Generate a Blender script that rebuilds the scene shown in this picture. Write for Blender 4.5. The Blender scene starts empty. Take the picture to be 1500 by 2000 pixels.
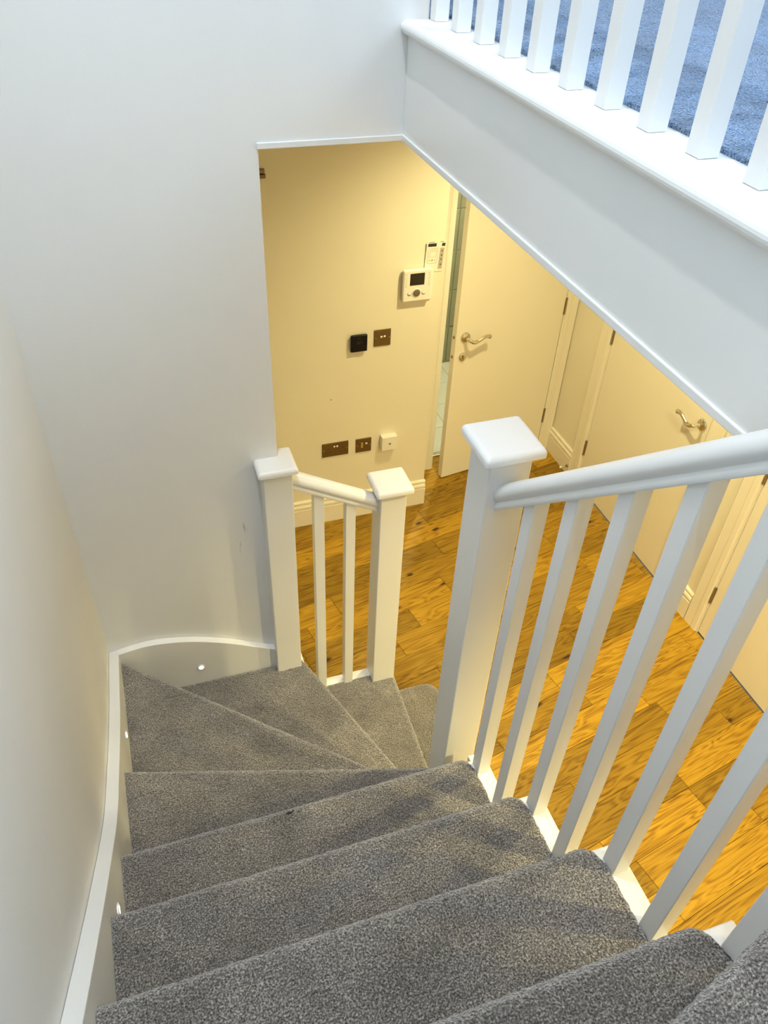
import bpy, bmesh, math, random
from mathutils import Vector, Matrix, noise

SC = bpy.context.scene
COL = SC.collection
random.seed(7)

# ------------------------------------------------------------------ camera
CAM_POS = (0.22781, -0.93520, 2.90552)
RIGHT = (0.94792132, -0.31627205, 0.03764507)
UP = (0.17988888, 0.6291628, 0.75617072)
FWD = (0.26284054, 0.71001842, -0.65329067)
cam = bpy.data.cameras.new('camera')
cam.sensor_fit = 'HORIZONTAL'
cam.sensor_width = 36.0
cam.lens = 1546.72 / 1500.0 * 36.0
cam.clip_start = 0.02
cam_ob = bpy.data.objects.new('camera', cam)
COL.objects.link(cam_ob)
m = Matrix.Identity(4)
for i in range(3):
    m[i][0] = RIGHT[i]; m[i][1] = UP[i]; m[i][2] = -FWD[i]; m[i][3] = CAM_POS[i]
cam_ob.matrix_world = m
SC.camera = cam_ob

# ------------------------------------------------------------------ view, world and lights
SC.view_settings.view_transform = 'Standard'
SC.view_settings.look = 'None'
SC.view_settings.gamma = 1.0
SC.view_settings.use_curve_mapping = False
SC.view_settings.exposure = 0.0

SKY = (0.63, 0.81, 1.0)
SKY_STRENGTH = 8.4
world = bpy.data.worlds.new('sky')
SC.world = world
world.use_nodes = True
bg = world.node_tree.nodes['Background']
bg.inputs[0].default_value = SKY + (1,)
bg.inputs[1].default_value = SKY_STRENGTH

STAIR_LAMPS = [dict(loc=(0.20, 0.02, 6.2), power=235.0, size=0.045, blend=1.0), dict(loc=(0.20, -1.35, 6.2), power=110.0, size=0.045, blend=1.0)]
STAIR_COLOR = (0.96, 0.98, 1.0)
STAIR_CONE = math.radians(120)
HALL_LAMPS = [dict(loc=(1.80, 1.60, 2.352), power=84.0), dict(loc=(1.80, 0.20, 2.352), power=84.0),
              dict(loc=(1.80, -1.05, 2.352), power=215.0)]
HALL_COLOR = (1.0, 0.845, 0.40)
BATH_POWER = 75.0
BATH_COLOR = (1.0, 0.93, 0.64)

# window in the upstairs wall: sky comes in through it (portal only steers the sampling)
WIN = dict(x=2.60, y0=-1.5, y1=0.4, z0=3.5, z1=5.7)
pl = bpy.data.lights.new('window_portal', 'AREA')
pl.shape = 'RECTANGLE'
pl.size = WIN['z1'] - WIN['z0']
pl.size_y = WIN['y1'] - WIN['y0']
pl.cycles.is_portal = True
plo = bpy.data.objects.new('window_portal', pl)
COL.objects.link(plo)
plo.location = (WIN['x'] + 0.05, (WIN['y0'] + WIN['y1']) / 2, (WIN['z0'] + WIN['z1']) / 2)
plo.rotation_euler = (0, math.radians(90), 0)

# ------------------------------------------------------------------ materials
def new_mat(name):
    mt = bpy.data.materials.new(name)
    mt.use_nodes = True
    nt = mt.node_tree
    return mt, nt, nt.nodes['Principled BSDF']

def N(nt, t, **kw):
    n = nt.nodes.new(t)
    for k, v in kw.items():
        setattr(n, k, v)
    return n

def plain(name, col, rough=0.5, metal=0.0, bump=0.0, bscale=200, emit=0.0, var=0.0):
    mt, nt, b = new_mat(name)
    b.inputs['Base Color'].default_value = col + (1,)
    b.inputs['Roughness'].default_value = rough
    b.inputs['Metallic'].default_value = metal
    if emit:
        b.inputs['Emission Color'].default_value = col + (1,)
        b.inputs['Emission Strength'].default_value = emit
    tc = N(nt, 'ShaderNodeTexCoord')
    if bump:
        nz = N(nt, 'ShaderNodeTexNoise')
        nz.inputs['Scale'].default_value = bscale
        nz.inputs['Detail'].default_value = 3
        nt.links.new(tc.outputs['Object'], nz.inputs['Vector'])
        bp = N(nt, 'ShaderNodeBump')
        bp.inputs['Strength'].default_value = bump
        bp.inputs['Distance'].default_value = 0.002
        nt.links.new(nz.outputs['Fac'], bp.inputs['Height'])
        nt.links.new(bp.outputs['Normal'], b.inputs['Normal'])
    if var:
        nz = N(nt, 'ShaderNodeTexNoise')
        nz.inputs['Scale'].default_value = 3.0
        nz.inputs['Detail'].default_value = 4
        nt.links.new(tc.outputs['Object'], nz.inputs['Vector'])
        rp = N(nt, 'ShaderNodeValToRGB')
        rp.color_ramp.elements[0].position = 0.3
        rp.color_ramp.elements[1].position = 0.7
        rp.color_ramp.elements[0].color = tuple(c * (1 - var) for c in col) + (1,)
        rp.color_ramp.elements[1].color = tuple(min(1, c * (1 + var * .4)) for c in col) + (1,)
        nt.links.new(nz.outputs['Fac'], rp.inputs['Fac'])
        nt.links.new(rp.outputs['Color'], b.inputs['Base Color'])
    return mt

M = {}
M['wall'] = plain('stairwell_paint', (0.80, 0.80, 0.785), 0.55, bump=0.10, bscale=260, var=0.02)
M['hall'] = plain('hall_paint', (0.84, 0.80, 0.69), 0.55, bump=0.10, bscale=260, var=0.02)
M['ceil'] = plain('ceiling_paint', (0.82, 0.81, 0.78), 0.7, bump=0.08)
M['wood'] = plain('white_eggshell', (0.82, 0.82, 0.80), 0.32, bump=0.05, bscale=60, var=0.015)
M['cream'] = plain('cream_satin', (0.86, 0.82, 0.72), 0.36, bump=0.04, bscale=80, var=0.015)
M['chrome'] = plain('polished_nickel', (0.72, 0.69, 0.62), 0.16, 1.0, var=0.05)
M['hinge'] = plain('aged_hinge_steel', (0.40, 0.34, 0.24), 0.38, 1.0, var=0.2)
M['plate'] = plain('brushed_bronze_plate', (0.21, 0.155, 0.085), 0.34, 0.85, bump=0.05, bscale=500, var=0.1)
M['dark'] = plain('dark_insert', (0.03, 0.025, 0.02), 0.5, var=0.1)
M['rocker'] = plain('white_rocker', (0.88, 0.87, 0.84), 0.3, var=0.02)
M['plastic'] = plain('white_plastic', (0.86, 0.85, 0.82), 0.35, var=0.02)
M['grey_plastic'] = plain('grey_plastic_mark', (0.52, 0.50, 0.45), 0.45, var=0.05)
M['black'] = plain('black_glass', (0.008, 0.009, 0.014), 0.12, var=0.05)
M['black'].node_tree.nodes['Principled BSDF'].inputs['Specular IOR Level'].default_value = 0.2
M['screen'] = plain('dark_screen', (0.012, 0.012, 0.010), 0.15, var=0.05)
M['knob'] = plain('brown_dial', (0.16, 0.13, 0.085), 0.35, var=0.1)
M['paper'] = plain('paper', (0.88, 0.85, 0.80), 0.8, var=0.02)
M['ink'] = plain('black_ink', (0.035, 0.03, 0.03), 0.7, var=0.1)
M['grey_ink'] = plain('grey_ink', (0.50, 0.44, 0.38), 0.8, var=0.1)
M['brass'] = plain('brass_fuse', (0.55, 0.42, 0.15), 0.35, 0.7, var=0.05)
M['grout'] = plain('grout', (0.55, 0.56, 0.48), 0.8, var=0.05)
M['tile'] = plain('grey_green_tile', (0.34, 0.345, 0.23), 0.25, var=0.12)
M['floor_tile'] = plain('pale_floor_tile', (0.74, 0.76, 0.66), 0.2, var=0.06)
M['led'] = plain('led_lens', (0.93, 0.96, 1.0), 0.3, emit=14.0)
M['lamp_w'] = plain('lamp_lens_white', (1.0, 0.95, 0.88), 0.3, emit=6.0)
M['lamp_y'] = plain('lamp_lens_warm', (1.0, 0.78, 0.42), 0.3, emit=6.0)
M['alu'] = plain('threshold_strip', (0.80, 0.80, 0.76), 0.25, 0.9, var=0.05)
M['shadow_gap'] = plain('dark_joint', (0.05, 0.035, 0.02), 0.8, var=0.2)

def wall_with_scuffs():
    """Stairwell paint plus a couple of pencil-thin scuffs beside the post."""
    mt, nt, b = new_mat('stairwell_paint_scuffed')
    tc = N(nt, 'ShaderNodeTexCoord')
    geo = N(nt, 'ShaderNodeNewGeometry')
    b.inputs['Roughness'].default_value = 0.55
    nz = N(nt, 'ShaderNodeTexNoise'); nz.inputs['Scale'].default_value = 3.0; nz.inputs['Detail'].default_value = 4
    nt.links.new(tc.outputs['Object'], nz.inputs['Vector'])
    rp = N(nt, 'ShaderNodeValToRGB')
    rp.color_ramp.elements[0].color = (0.785, 0.785, 0.77, 1); rp.color_ramp.elements[1].color = (0.81, 0.81, 0.795, 1)
    nt.links.new(nz.outputs['Fac'], rp.inputs['Fac'])
    # scuff area: around x 0.44, z 1.22
    sub = N(nt, 'ShaderNodeVectorMath', operation='SUBTRACT'); sub.inputs[1].default_value = (0.443, 0.9, 1.215)
    nt.links.new(geo.outputs['Position'], sub.inputs[0])
    mul = N(nt, 'ShaderNodeVectorMath', operation='MULTIPLY'); mul.inputs[1].default_value = (1 / 0.022, 0, 1 / 0.075)
    nt.links.new(sub.outputs[0], mul.inputs[0])
    ln = N(nt, 'ShaderNodeVectorMath', operation='LENGTH'); nt.links.new(mul.outputs[0], ln.inputs[0])
    area = N(nt, 'ShaderNodeMapRange'); area.inputs[1].default_value = 0.75; area.inputs[2].default_value = 1.0
    area.inputs[3].default_value = 1.0; area.inputs[4].default_value = 0.0
    nt.links.new(ln.outputs['Value'], area.inputs[0])
    st = N(nt, 'ShaderNodeVectorMath', operation='MULTIPLY'); st.inputs[1].default_value = (160, 1, 9)
    nt.links.new(geo.outputs['Position'], st.inputs[0])
    n2 = N(nt, 'ShaderNodeTexNoise'); n2.inputs['Scale'].default_value = 1.0; n2.inputs['Detail'].default_value = 2
    nt.links.new(st.outputs[0], n2.inputs['Vector'])
    r2 = N(nt, 'ShaderNodeMapRange'); r2.inputs[1].default_value = 0.60; r2.inputs[2].default_value = 0.70
    nt.links.new(n2.outputs['Fac'], r2.inputs[0])
    mm = N(nt, 'ShaderNodeMath', operation='MULTIPLY'); nt.links.new(area.outputs[0], mm.inputs[0]); nt.links.new(r2.outputs[0], mm.inputs[1])
    mx = N(nt, 'ShaderNodeMix', data_type='RGBA'); mx.inputs[7].default_value = (0.36, 0.35, 0.33, 1)
    nt.links.new(mm.outputs[0], mx.inputs[0]); nt.links.new(rp.outputs['Color'], mx.inputs[6])
    nt.links.new(mx.outputs[2], b.inputs['Base Color'])
    n3 = N(nt, 'ShaderNodeTexNoise'); n3.inputs['Scale'].default_value = 260
    nt.links.new(tc.outputs['Object'], n3.inputs['Vector'])
    bp = N(nt, 'ShaderNodeBump'); bp.inputs['Strength'].default_value = 0.1; bp.inputs['Distance'].default_value = 0.002
    nt.links.new(n3.outputs['Fac'], bp.inputs['Height']); nt.links.new(bp.outputs['Normal'], b.inputs['Normal'])
    return mt
M['wall_scuff'] = wall_with_scuffs()

def carpet_mat(name, dark, mid, light, tint=1.0):
    mt, nt, b = new_mat(name)
    b.inputs['Roughness'].default_value = 0.95
    b.inputs['Sheen Weight'].default_value = 0.6
    b.inputs['Sheen Roughness'].default_value = 0.5
    b.inputs['Specular IOR Level'].default_value = 0.1
    geo = N(nt, 'ShaderNodeNewGeometry')
    nz = N(nt, 'ShaderNodeTexNoise'); nz.inputs['Scale'].default_value = 330; nz.inputs['Detail'].default_value = 2.5
    nz.inputs['Roughness'].default_value = 0.65
    nt.links.new(geo.outputs['Position'], nz.inputs['Vector'])
    rp = N(nt, 'ShaderNodeValToRGB')
    e = rp.color_ramp.elements
    e[0].position = 0.33; e[0].color = dark + (1,)
    e[1].position = 0.68; e[1].color = light + (1,)
    k = e.new(0.5); k.color = mid + (1,)
    nt.links.new(nz.outputs['Fac'], rp.inputs['Fac'])
    # broad wear / pile direction patches
    n2 = N(nt, 'ShaderNodeTexNoise'); n2.inputs['Scale'].default_value = 9; n2.inputs['Detail'].default_value = 3
    nt.links.new(geo.outputs['Position'], n2.inputs['Vector'])
    mr = N(nt, 'ShaderNodeMapRange'); mr.inputs[1].default_value = 0.3; mr.inputs[2].default_value = 0.7
    mr.inputs[3].default_value = 0.72; mr.inputs[4].default_value = 1.20
    nt.links.new(n2.outputs['Fac'], mr.inputs[0])
    vm = N(nt, 'ShaderNodeVectorMath', operation='SCALE')
    nt.links.new(rp.outputs['Color'], vm.inputs[0]); nt.links.new(mr.outputs[0], vm.inputs[3])
    nt.links.new(vm.outputs[0], b.inputs['Base Color'])
    vo = N(nt, 'ShaderNodeTexVoronoi'); vo.inputs['Scale'].default_value = 260
    nt.links.new(geo.outputs['Position'], vo.inputs['Vector'])
    ad = N(nt, 'ShaderNodeMath', operation='ADD')
    nt.links.new(vo.outputs['Distance'], ad.inputs[0]); nt.links.new(nz.outputs['Fac'], ad.inputs[1])
    bp = N(nt, 'ShaderNodeBump'); bp.inputs['Strength'].default_value = 0.8; bp.inputs['Distance'].default_value = 0.004
    nt.links.new(ad.outputs[0], bp.inputs['Height']); nt.links.new(bp.outputs['Normal'], b.inputs['Normal'])
    return mt
M['carpet'] = carpet_mat('grey_twist_carpet', (0.034, 0.029, 0.025), (0.158, 0.143, 0.126), (0.50, 0.46, 0.41))
M['carpet_up'] = carpet_mat('landing_carpet_blue_cast', (0.022, 0.048, 0.10), (0.090, 0.190, 0.37), (0.30, 0.46, 0.70))  # blue cast of the daylight is put into the landing carpet's colour

PLANK_ANG = math.radians(11.2)
def oak_mat():
    mt, nt, b = new_mat('oiled_oak_plank')
    b.inputs['Roughness'].default_value = 0.5
    b.inputs['Specular IOR Level'].default_value = 0.3
    tc = N(nt, 'ShaderNodeTexCoord'); oi = N(nt, 'ShaderNodeObjectInfo')
    off = N(nt, 'ShaderNodeMath', operation='MULTIPLY'); off.inputs[1].default_value = 41.0
    nt.links.new(oi.outputs['Random'], off.inputs[0])
    cb = N(nt, 'ShaderNodeCombineXYZ')
    nt.links.new(off.outputs[0], cb.inputs[0]); nt.links.new(off.outputs[0], cb.inputs[2])
    ad = N(nt, 'ShaderNodeVectorMath', operation='ADD')
    nt.links.new(tc.outputs['Object'], ad.inputs[0]); nt.links.new(cb.outputs[0], ad.inputs[1])
    # cathedral grain: warped stretched bands (object x runs along the plank)
    mp = N(nt, 'ShaderNodeMapping'); mp.inputs['Scale'].default_value = (2.2, 15.0, 1.0)
    nt.links.new(ad.outputs[0], mp.inputs['Vector'])
    w = N(nt, 'ShaderNodeTexNoise'); w.inputs['Scale'].default_value = 1.0; w.inputs['Detail'].default_value = 2.0; w.inputs['Distortion'].default_value = 0.6
    nt.links.new(mp.outputs[0], w.inputs['Vector'])
    ml = N(nt, 'ShaderNodeMath', operation='MULTIPLY'); ml.inputs[1].default_value = 60.0
    nt.links.new(w.outputs['Fac'], ml.inputs[0])
    sn = N(nt, 'ShaderNodeMath', operation='SINE'); nt.links.new(ml.outputs[0], sn.inputs[0])
    # fine fibres
    m2 = N(nt, 'ShaderNodeMapping'); m2.inputs['Scale'].default_value = (4.5, 230.0, 1.0)
    nt.links.new(ad.outputs[0], m2.inputs['Vector'])
    f = N(nt, 'ShaderNodeTexNoise'); f.inputs['Scale'].default_value = 1.0; f.inputs['Detail'].default_value = 3.0
    nt.links.new(m2.outputs[0], f.inputs['Vector'])
    a1 = N(nt, 'ShaderNodeMath', operation='MULTIPLY_ADD'); a1.inputs[1].default_value = 0.16; a1.inputs[2].default_value = 0.5
    nt.links.new(sn.outputs[0], a1.inputs[0])
    a2 = N(nt, 'ShaderNodeMath', operation='MULTIPLY_ADD'); a2.inputs[1].default_value = 1.1
    a2b = N(nt, 'ShaderNodeMath', operation='SUBTRACT'); a2b.inputs[1].default_value = 0.5
    nt.links.new(f.outputs['Fac'], a2b.inputs[0])
    nt.links.new(a2b.outputs[0], a2.inputs[0]); nt.links.new(a1.outputs[0], a2.inputs[2])
    rp = N(nt, 'ShaderNodeValToRGB'); e = rp.color_ramp.elements
    e[0].position = 0.12; e[0].color = (0.150, 0.066, 0.006, 1)
    e[1].position = 0.85; e[1].color = (0.50, 0.300, 0.028, 1)
    k = e.new(0.45); k.color = (0.385, 0.212, 0.015, 1)
    nt.links.new(a2.outputs[0], rp.inputs['Fac'])
    # tone of each plank
    tn = N(nt, 'ShaderNodeMapRange'); tn.inputs[3].default_value = 0.60; tn.inputs[4].default_value = 1.20
    nt.links.new(oi.outputs['Random'], tn.inputs[0])
    sc = N(nt, 'ShaderNodeVectorMath', operation='SCALE'); nt.links.new(rp.outputs['Color'], sc.inputs[0]); nt.links.new(tn.outputs[0], sc.inputs[3])
    # knots
    m3 = N(nt, 'ShaderNodeMapping'); m3.inputs['Scale'].default_value = (3.4, 7.5, 1.0)
    nt.links.new(ad.outputs[0], m3.inputs['Vector'])
    nw = N(nt, 'ShaderNodeTexNoise'); nw.inputs['Scale'].default_value = 5.0
    nt.links.new(m3.outputs[0], nw.inputs['Vector'])
    wm = N(nt, 'ShaderNodeVectorMath', operation='MULTIPLY_ADD'); wm.inputs[1].default_value = (0.16, 0.16, 0)
    nt.links.new(nw.outputs['Color'], wm.inputs[0]); nt.links.new(m3.outputs[0], wm.inputs[2])
    vo = N(nt, 'ShaderNodeTexVoronoi'); vo.voronoi_dimensions = '2D'; vo.inputs['Scale'].default_value = 1.0
    nt.links.new(wm.outputs[0], vo.inputs['Vector'])
    kn = N(nt, 'ShaderNodeMapRange'); kn.inputs[1].default_value = 0.035; kn.inputs[2].default_value = 0.11
    kn.inputs[3].default_value = 1.0; kn.inputs[4].default_value = 0.0
    nt.links.new(vo.outputs['Distance'], kn.inputs[0])
    sel = N(nt, 'ShaderNodeSeparateColor'); nt.links.new(vo.outputs['Color'], sel.inputs[0])
    th = N(nt, 'ShaderNodeMath', operation='GREATER_THAN'); th.inputs[1].default_value = 0.83
    nt.links.new(sel.outputs[0], th.inputs[0])
    km = N(nt, 'ShaderNodeMath', operation='MULTIPLY'); nt.links.new(kn.outputs[0], km.inputs[0]); nt.links.new(th.outputs[0], km.inputs[1])
    mx = N(nt, 'ShaderNodeMix', data_type='RGBA'); mx.inputs[7].default_value = (0.045, 0.018, 0.006, 1)
    nt.links.new(km.outputs[0], mx.inputs[0]); nt.links.new(sc.outputs[0], mx.inputs[6])
    nt.links.new(mx.outputs[2], b.inputs['Base Color'])
    bp = N(nt, 'ShaderNodeBump'); bp.inputs['Strength'].default_value = 0.12; bp.inputs['Distance'].default_value = 0.002
    nt.links.new(a2.outputs[0], bp.inputs['Height']); nt.links.new(bp.outputs['Normal'], b.inputs['Normal'])
    return mt
M['oak'] = oak_mat()

# ------------------------------------------------------------------ helpers
WL = {}
def tag(o, label=None, cat=None, group=None, kind=None):
    if label: o['label'] = label
    if cat: o['category'] = cat
    if group: o['group'] = group
    if kind: o['kind'] = kind
    return o

def thing(name, loc, label, cat, group=None, kind=None):
    o = bpy.data.objects.new(name, None)
    o.empty_display_size = 0.05
    COL.objects.link(o)
    o.location = loc
    WL[o.name] = Vector(loc)
    return tag(o, label, cat, group, kind)

def finish(name, bm, mat, parent=None, smooth=False, origin=None):
    """bm holds world coordinates; becomes one mesh object with its origin at its own centre."""
    bm.normal_update()
    if origin is None:
        xs = [v.co.x for v in bm.verts]; ys = [v.co.y for v in bm.verts]; zs = [v.co.z for v in bm.verts]
        origin = Vector(((min(xs) + max(xs)) / 2, (min(ys) + max(ys)) / 2, min(zs)))
    origin = Vector(origin)
    bmesh.ops.translate(bm, verts=bm.verts, vec=-origin)
    me = bpy.data.meshes.new(name)
    bm.to_mesh(me); bm.free()
    if smooth:
        for p in me.polygons: p.use_smooth = True
    me.materials.append(M[mat] if isinstance(mat, str) else mat)
    o = bpy.data.objects.new(name, me)
    COL.objects.link(o)
    WL[o.name] = origin
    if parent:
        o.parent = parent
        o.location = origin - WL[parent.name]
    else:
        o.location = origin
    return o

def clone(o, delta):
    c = o.copy(); COL.objects.link(c)
    c.location = o.location + Vector(delta)
    WL[c.name] = WL[o.name] + Vector(delta)
    return c

def box(x0, x1, y0, y1, z0, z1, bevel=0.0, seg=2, bm=None):
    own = bm is None
    b = bmesh.new()
    vs = [b.verts.new((x, y, z)) for x in (x0, x1) for y in (y0, y1) for z in (z0, z1)]
    for f in ((0, 1, 3, 2), (4, 6, 7, 5), (0, 4, 5, 1), (2, 3, 7, 6), (0, 2, 6, 4), (1, 5, 7, 3)):
        b.faces.new([vs[i] for i in f])
    if bevel:
        bmesh.ops.bevel(b, geom=b.edges[:], offset=bevel, segments=seg, profile=0.5, affect='EDGES')
    if own: return b
    merge(bm, b)
    return bm

def merge(dst, src):
    mp = {}
    for v in src.verts: mp[v] = dst.verts.new(v.co)
    for f in src.faces:
        try: dst.faces.new([mp[v] for v in f.verts])
        except ValueError: pass
    src.free()

def prism(poly, axis, a0, a1, bevel=0.0, seg=2):
    """poly: 2-D points in the other two axes (in xyz order), extruded along axis."""
    b = bmesh.new()
    def mk(p, a):
        if axis == 'x': return (a, p[0], p[1])
        if axis == 'y': return (p[0], a, p[1])
        return (p[0], p[1], a)
    v0 = [b.verts.new(mk(p, a0)) for p in poly]
    v1 = [b.verts.new(mk(p, a1)) for p in poly]
    n = len(poly)
    b.faces.new(v0[::-1]); b.faces.new(v1)
    for i in range(n):
        b.faces.new((v0[i], v0[(i + 1) % n], v1[(i + 1) % n], v1[i]))
    bmesh.ops.recalc_face_normals(b, faces=b.faces[:])
    if bevel:
        bmesh.ops.bevel(b, geom=b.edges[:], offset=bevel, segments=seg, profile=0.5, affect='EDGES')
    return b

def sweep(profile, pts, frames):
    """profile [(a,b)], placed at each point with its (A,B) frame vectors."""
    b = bmesh.new()
    rings = []
    for p, (A, B) in zip(pts, frames):
        rings.append([b.verts.new(Vector(p) + Vector(A) * q[0] + Vector(B) * q[1]) for q in profile])
    n = len(profile)
    for r0, r1 in zip(rings, rings[1:]):
        for i in range(n):
            b.faces.new((r0[i], r0[(i + 1) % n], r1[(i + 1) % n], r1[i]))
    b.faces.new(rings[0][::-1]); b.faces.new(rings[-1])
    bmesh.ops.recalc_face_normals(b, faces=b.faces[:])
    return b

def lathe(profile, origin, axis, seg=28):
    """profile [(r,h)] turned round axis from origin."""
    ax = Vector(axis).normalized()
    u = ax.orthogonal().normalized(); w = ax.cross(u)
    b = bmesh.new(); rings = []
    for r, h in profile:
        c = Vector(origin) + ax * h
        if r < 1e-6: rings.append([b.verts.new(c)])
        else: rings.append([b.verts.new(c + (u * math.cos(t) + w * math.sin(t)) * r) for t in [2 * math.pi * i / seg for i in range(seg)]])
    for r0, r1 in zip(rings, rings[1:]):
        for i in range(seg):
            j = (i + 1) % seg
            if len(r0) == 1 and len(r1) == 1: continue
            if len(r0) == 1: b.faces.new((r0[0], r1[j], r1[i]))
            elif len(r1) == 1: b.faces.new((r0[i], r0[j], r1[0]))
            else: b.faces.new((r0[i], r0[j], r1[j], r1[i]))
    bmesh.ops.recalc_face_normals(b, faces=b.faces[:])
    return b

def tube(pts, radii, seg=12, flat=1.0, upv=(0, 0, 1)):
    pts = [Vector(p) for p in pts]
    b = bmesh.new(); rings = []
    for i, p in enumerate(pts):
        t = (pts[min(i + 1, len(pts) - 1)] - pts[max(i - 1, 0)]).normalized()
        s = t.cross(Vector(upv)).normalized(); n = s.cross(t)
        r = radii[i] if isinstance(radii, (list, tuple)) else radii
        rings.append([b.verts.new(p + s * math.cos(a) * r * flat + n * math.sin(a) * r) for a in [2 * math.pi * k / seg for k in range(seg)]])
    for r0, r1 in zip(rings, rings[1:]):
        for i in range(seg):
            b.faces.new((r0[i], r0[(i + 1) % seg], r1[(i + 1) % seg], r1[i]))
    b.faces.new(rings[0][::-1]); b.faces.new(rings[-1])
    bmesh.ops.recalc_face_normals(b, faces=b.faces[:])
    return b

def smooth_curve(pts, n=6):
    """Catmull-Rom through 2-D/3-D points."""
    out = []
    P = [Vector(p) for p in pts]
    P = [P[0] * 2 - P[1]] + P + [P[-1] * 2 - P[-2]]
    for i in range(1, len(P) - 2):
        for k in range(n):
            t = k / n
            out.append(0.5 * ((2 * P[i]) + (P[i + 1] - P[i - 1]) * t + (2 * P[i - 1] - 5 * P[i] + 4 * P[i + 1] - P[i + 2]) * t * t
                              + (3 * P[i] - P[i - 1] - 3 * P[i + 1] + P[i + 2]) * t ** 3))
    out.append(P[-2])
    return out

def struct(name, bm, mat, label, cat, smooth=False):
    return tag(finish(name, bm, mat, None, smooth), label, cat, kind='structure')

# ------------------------------------------------------------------ key planes
XL = -0.027        # stairwell left wall face
YF = 0.90          # white end wall of the stairwell
XE = 0.5686        # free end of that wall
XFA = 0.92         # fascia under the landing
ZC = 2.36          # hall ceiling
ZL = 2.60          # landing level
ZT = 6.2           # upstairs ceiling
YH = 2.25          # hall end wall
XH = 1.635         # its outer corner
YD = 2.535         # recess wall with the bathroom door
XR = 2.585         # hall right wall
YN = -2.3          # near end, behind the camera
RISE, GOING = 0.2, 0.2183

# ------------------------------------------------------------------ shell
struct('wall_left', box(-0.17, XL, YN, YF + 0.12, 0, ZT), 'wall', 'tall white painted wall along the left side of the carpeted stairs', 'wall')
struct('wall_end', prism([(-0.17, 0), (XE, 0), (XE, ZC), (0.955, ZC), (0.955, ZT), (-0.17, ZT)], 'y', YF, YF + 0.10, 0.003, 2),
       'wall_scuff', 'white wall facing the stairs with square opening to the yellow hall', 'wall')
struct('wall_upstairs', box(0.80, 0.955, YF + 0.10, 2.0, ZL, ZT), 'wall', 'white upstairs wall running back from the landing corner', 'wall')
struct('wall_landing_back', box(0.955, XR + 0.3, 2.0, 2.1, ZL, ZT), 'wall', 'white wall at the far end of the landing', 'wall')
w = WIN
bm = bmesh.new()
for a in ((YN, w['y0'], ZL, ZT), (w['y1'], 2.1, ZL, ZT), (w['y0'], w['y1'], ZL, w['z0']), (w['y0'], w['y1'], w['z1'], ZT)):
    box(XR, XR + 0.3, a[0], a[1], a[2], a[3], bm=bm)
struct('wall_landing_right', bm, 'wall', 'white upstairs wall with the landing window in it', 'wall')
struct('wall_near', box(-0.17, XR + 0.3, YN - 0.1, YN, 0, ZT), 'wall', 'white wall behind the top of the stairs', 'wall')
struct('ceiling_landing', box(-0.17, XR + 0.3, YN - 0.1, 2.1, ZT, ZT + 0.1), 'ceil', 'white ceiling above the stairs and landing', 'ceiling')
win = thing('window_1', (XR + 0.06, w['y0'], w['z0']), 'white framed landing window letting in blue daylight', 'window', kind='structure')
bm = bmesh.new()
for a in ((w['y0'], w['y0'] + 0.05, w['z0'], w['z1']), (w['y1'] - 0.05, w['y1'], w['z0'], w['z1']), (w['y0'] + 0.05, w['y1'] - 0.05, w['z0'], w['z0'] + 0.05),
          (w['y0'] + 0.05, w['y1'] - 0.05, w['z1'] - 0.05, w['z1'])):
    box(XR + 0.06, XR + 0.12, *a, bm=bm)
finish('window_frame', bm, 'wood', win)
finish('window_sill', box(XR - 0.03, XR + 0.06, w['y0'] - 0.03, w['y1'] + 0.03, w['z0'] - 0.025, w['z0'], 0.004), 'wood', win)

# landing slab: its underside is the hall ceiling, its edge the white fascia
slab = thing('floor_landing', (XFA, 0, ZC), 'upstairs landing floor with white fascia edge over the hall', 'landing', kind='structure')
finish('ceiling_slab', prism([(XFA, YN), (XR + 0.3, YN), (XR + 0.3, 2.75), (XFA, 2.75)], 'z', ZC, ZL - 0.012), 'ceil', slab)
finish('ceiling_slab', box(-0.17, XFA, YF + 0.10, 2.75, ZC, ZL - 0.012), 'ceil', slab)
finish('fascia_board', box(XFA - 0.012, XFA, YN, YF, ZC, ZL - 0.026, 0.0015, 1), 'wood', slab)
finish('corner_bead', box(XFA - 0.0165, XFA - 0.011, YN, YF, ZC - 0.002, ZC + 0.012, 0.0018, 2), 'wood', slab)
nose = [(0.90 + 0.0, ZL - 0.027)]
nose = [(0.9035 + 0.0135 * math.cos(t), ZL - 0.0135 + 0.0135 * math.sin(t)) for t in [math.pi * 1.5 - math.pi * i / 10 for i in range(11)]]
nose += [(1.004, ZL), (1.004, ZL - 0.027)]
finish('nosing', prism(nose, 'y', YN, YF), 'wood', slab)
finish('opening_bead', box(XE - 0.004, XFA - 0.012, YF - 0.005, YF, ZC - 0.002, ZC + 0.012, 0.0018, 2), 'wall', slab)

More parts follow.
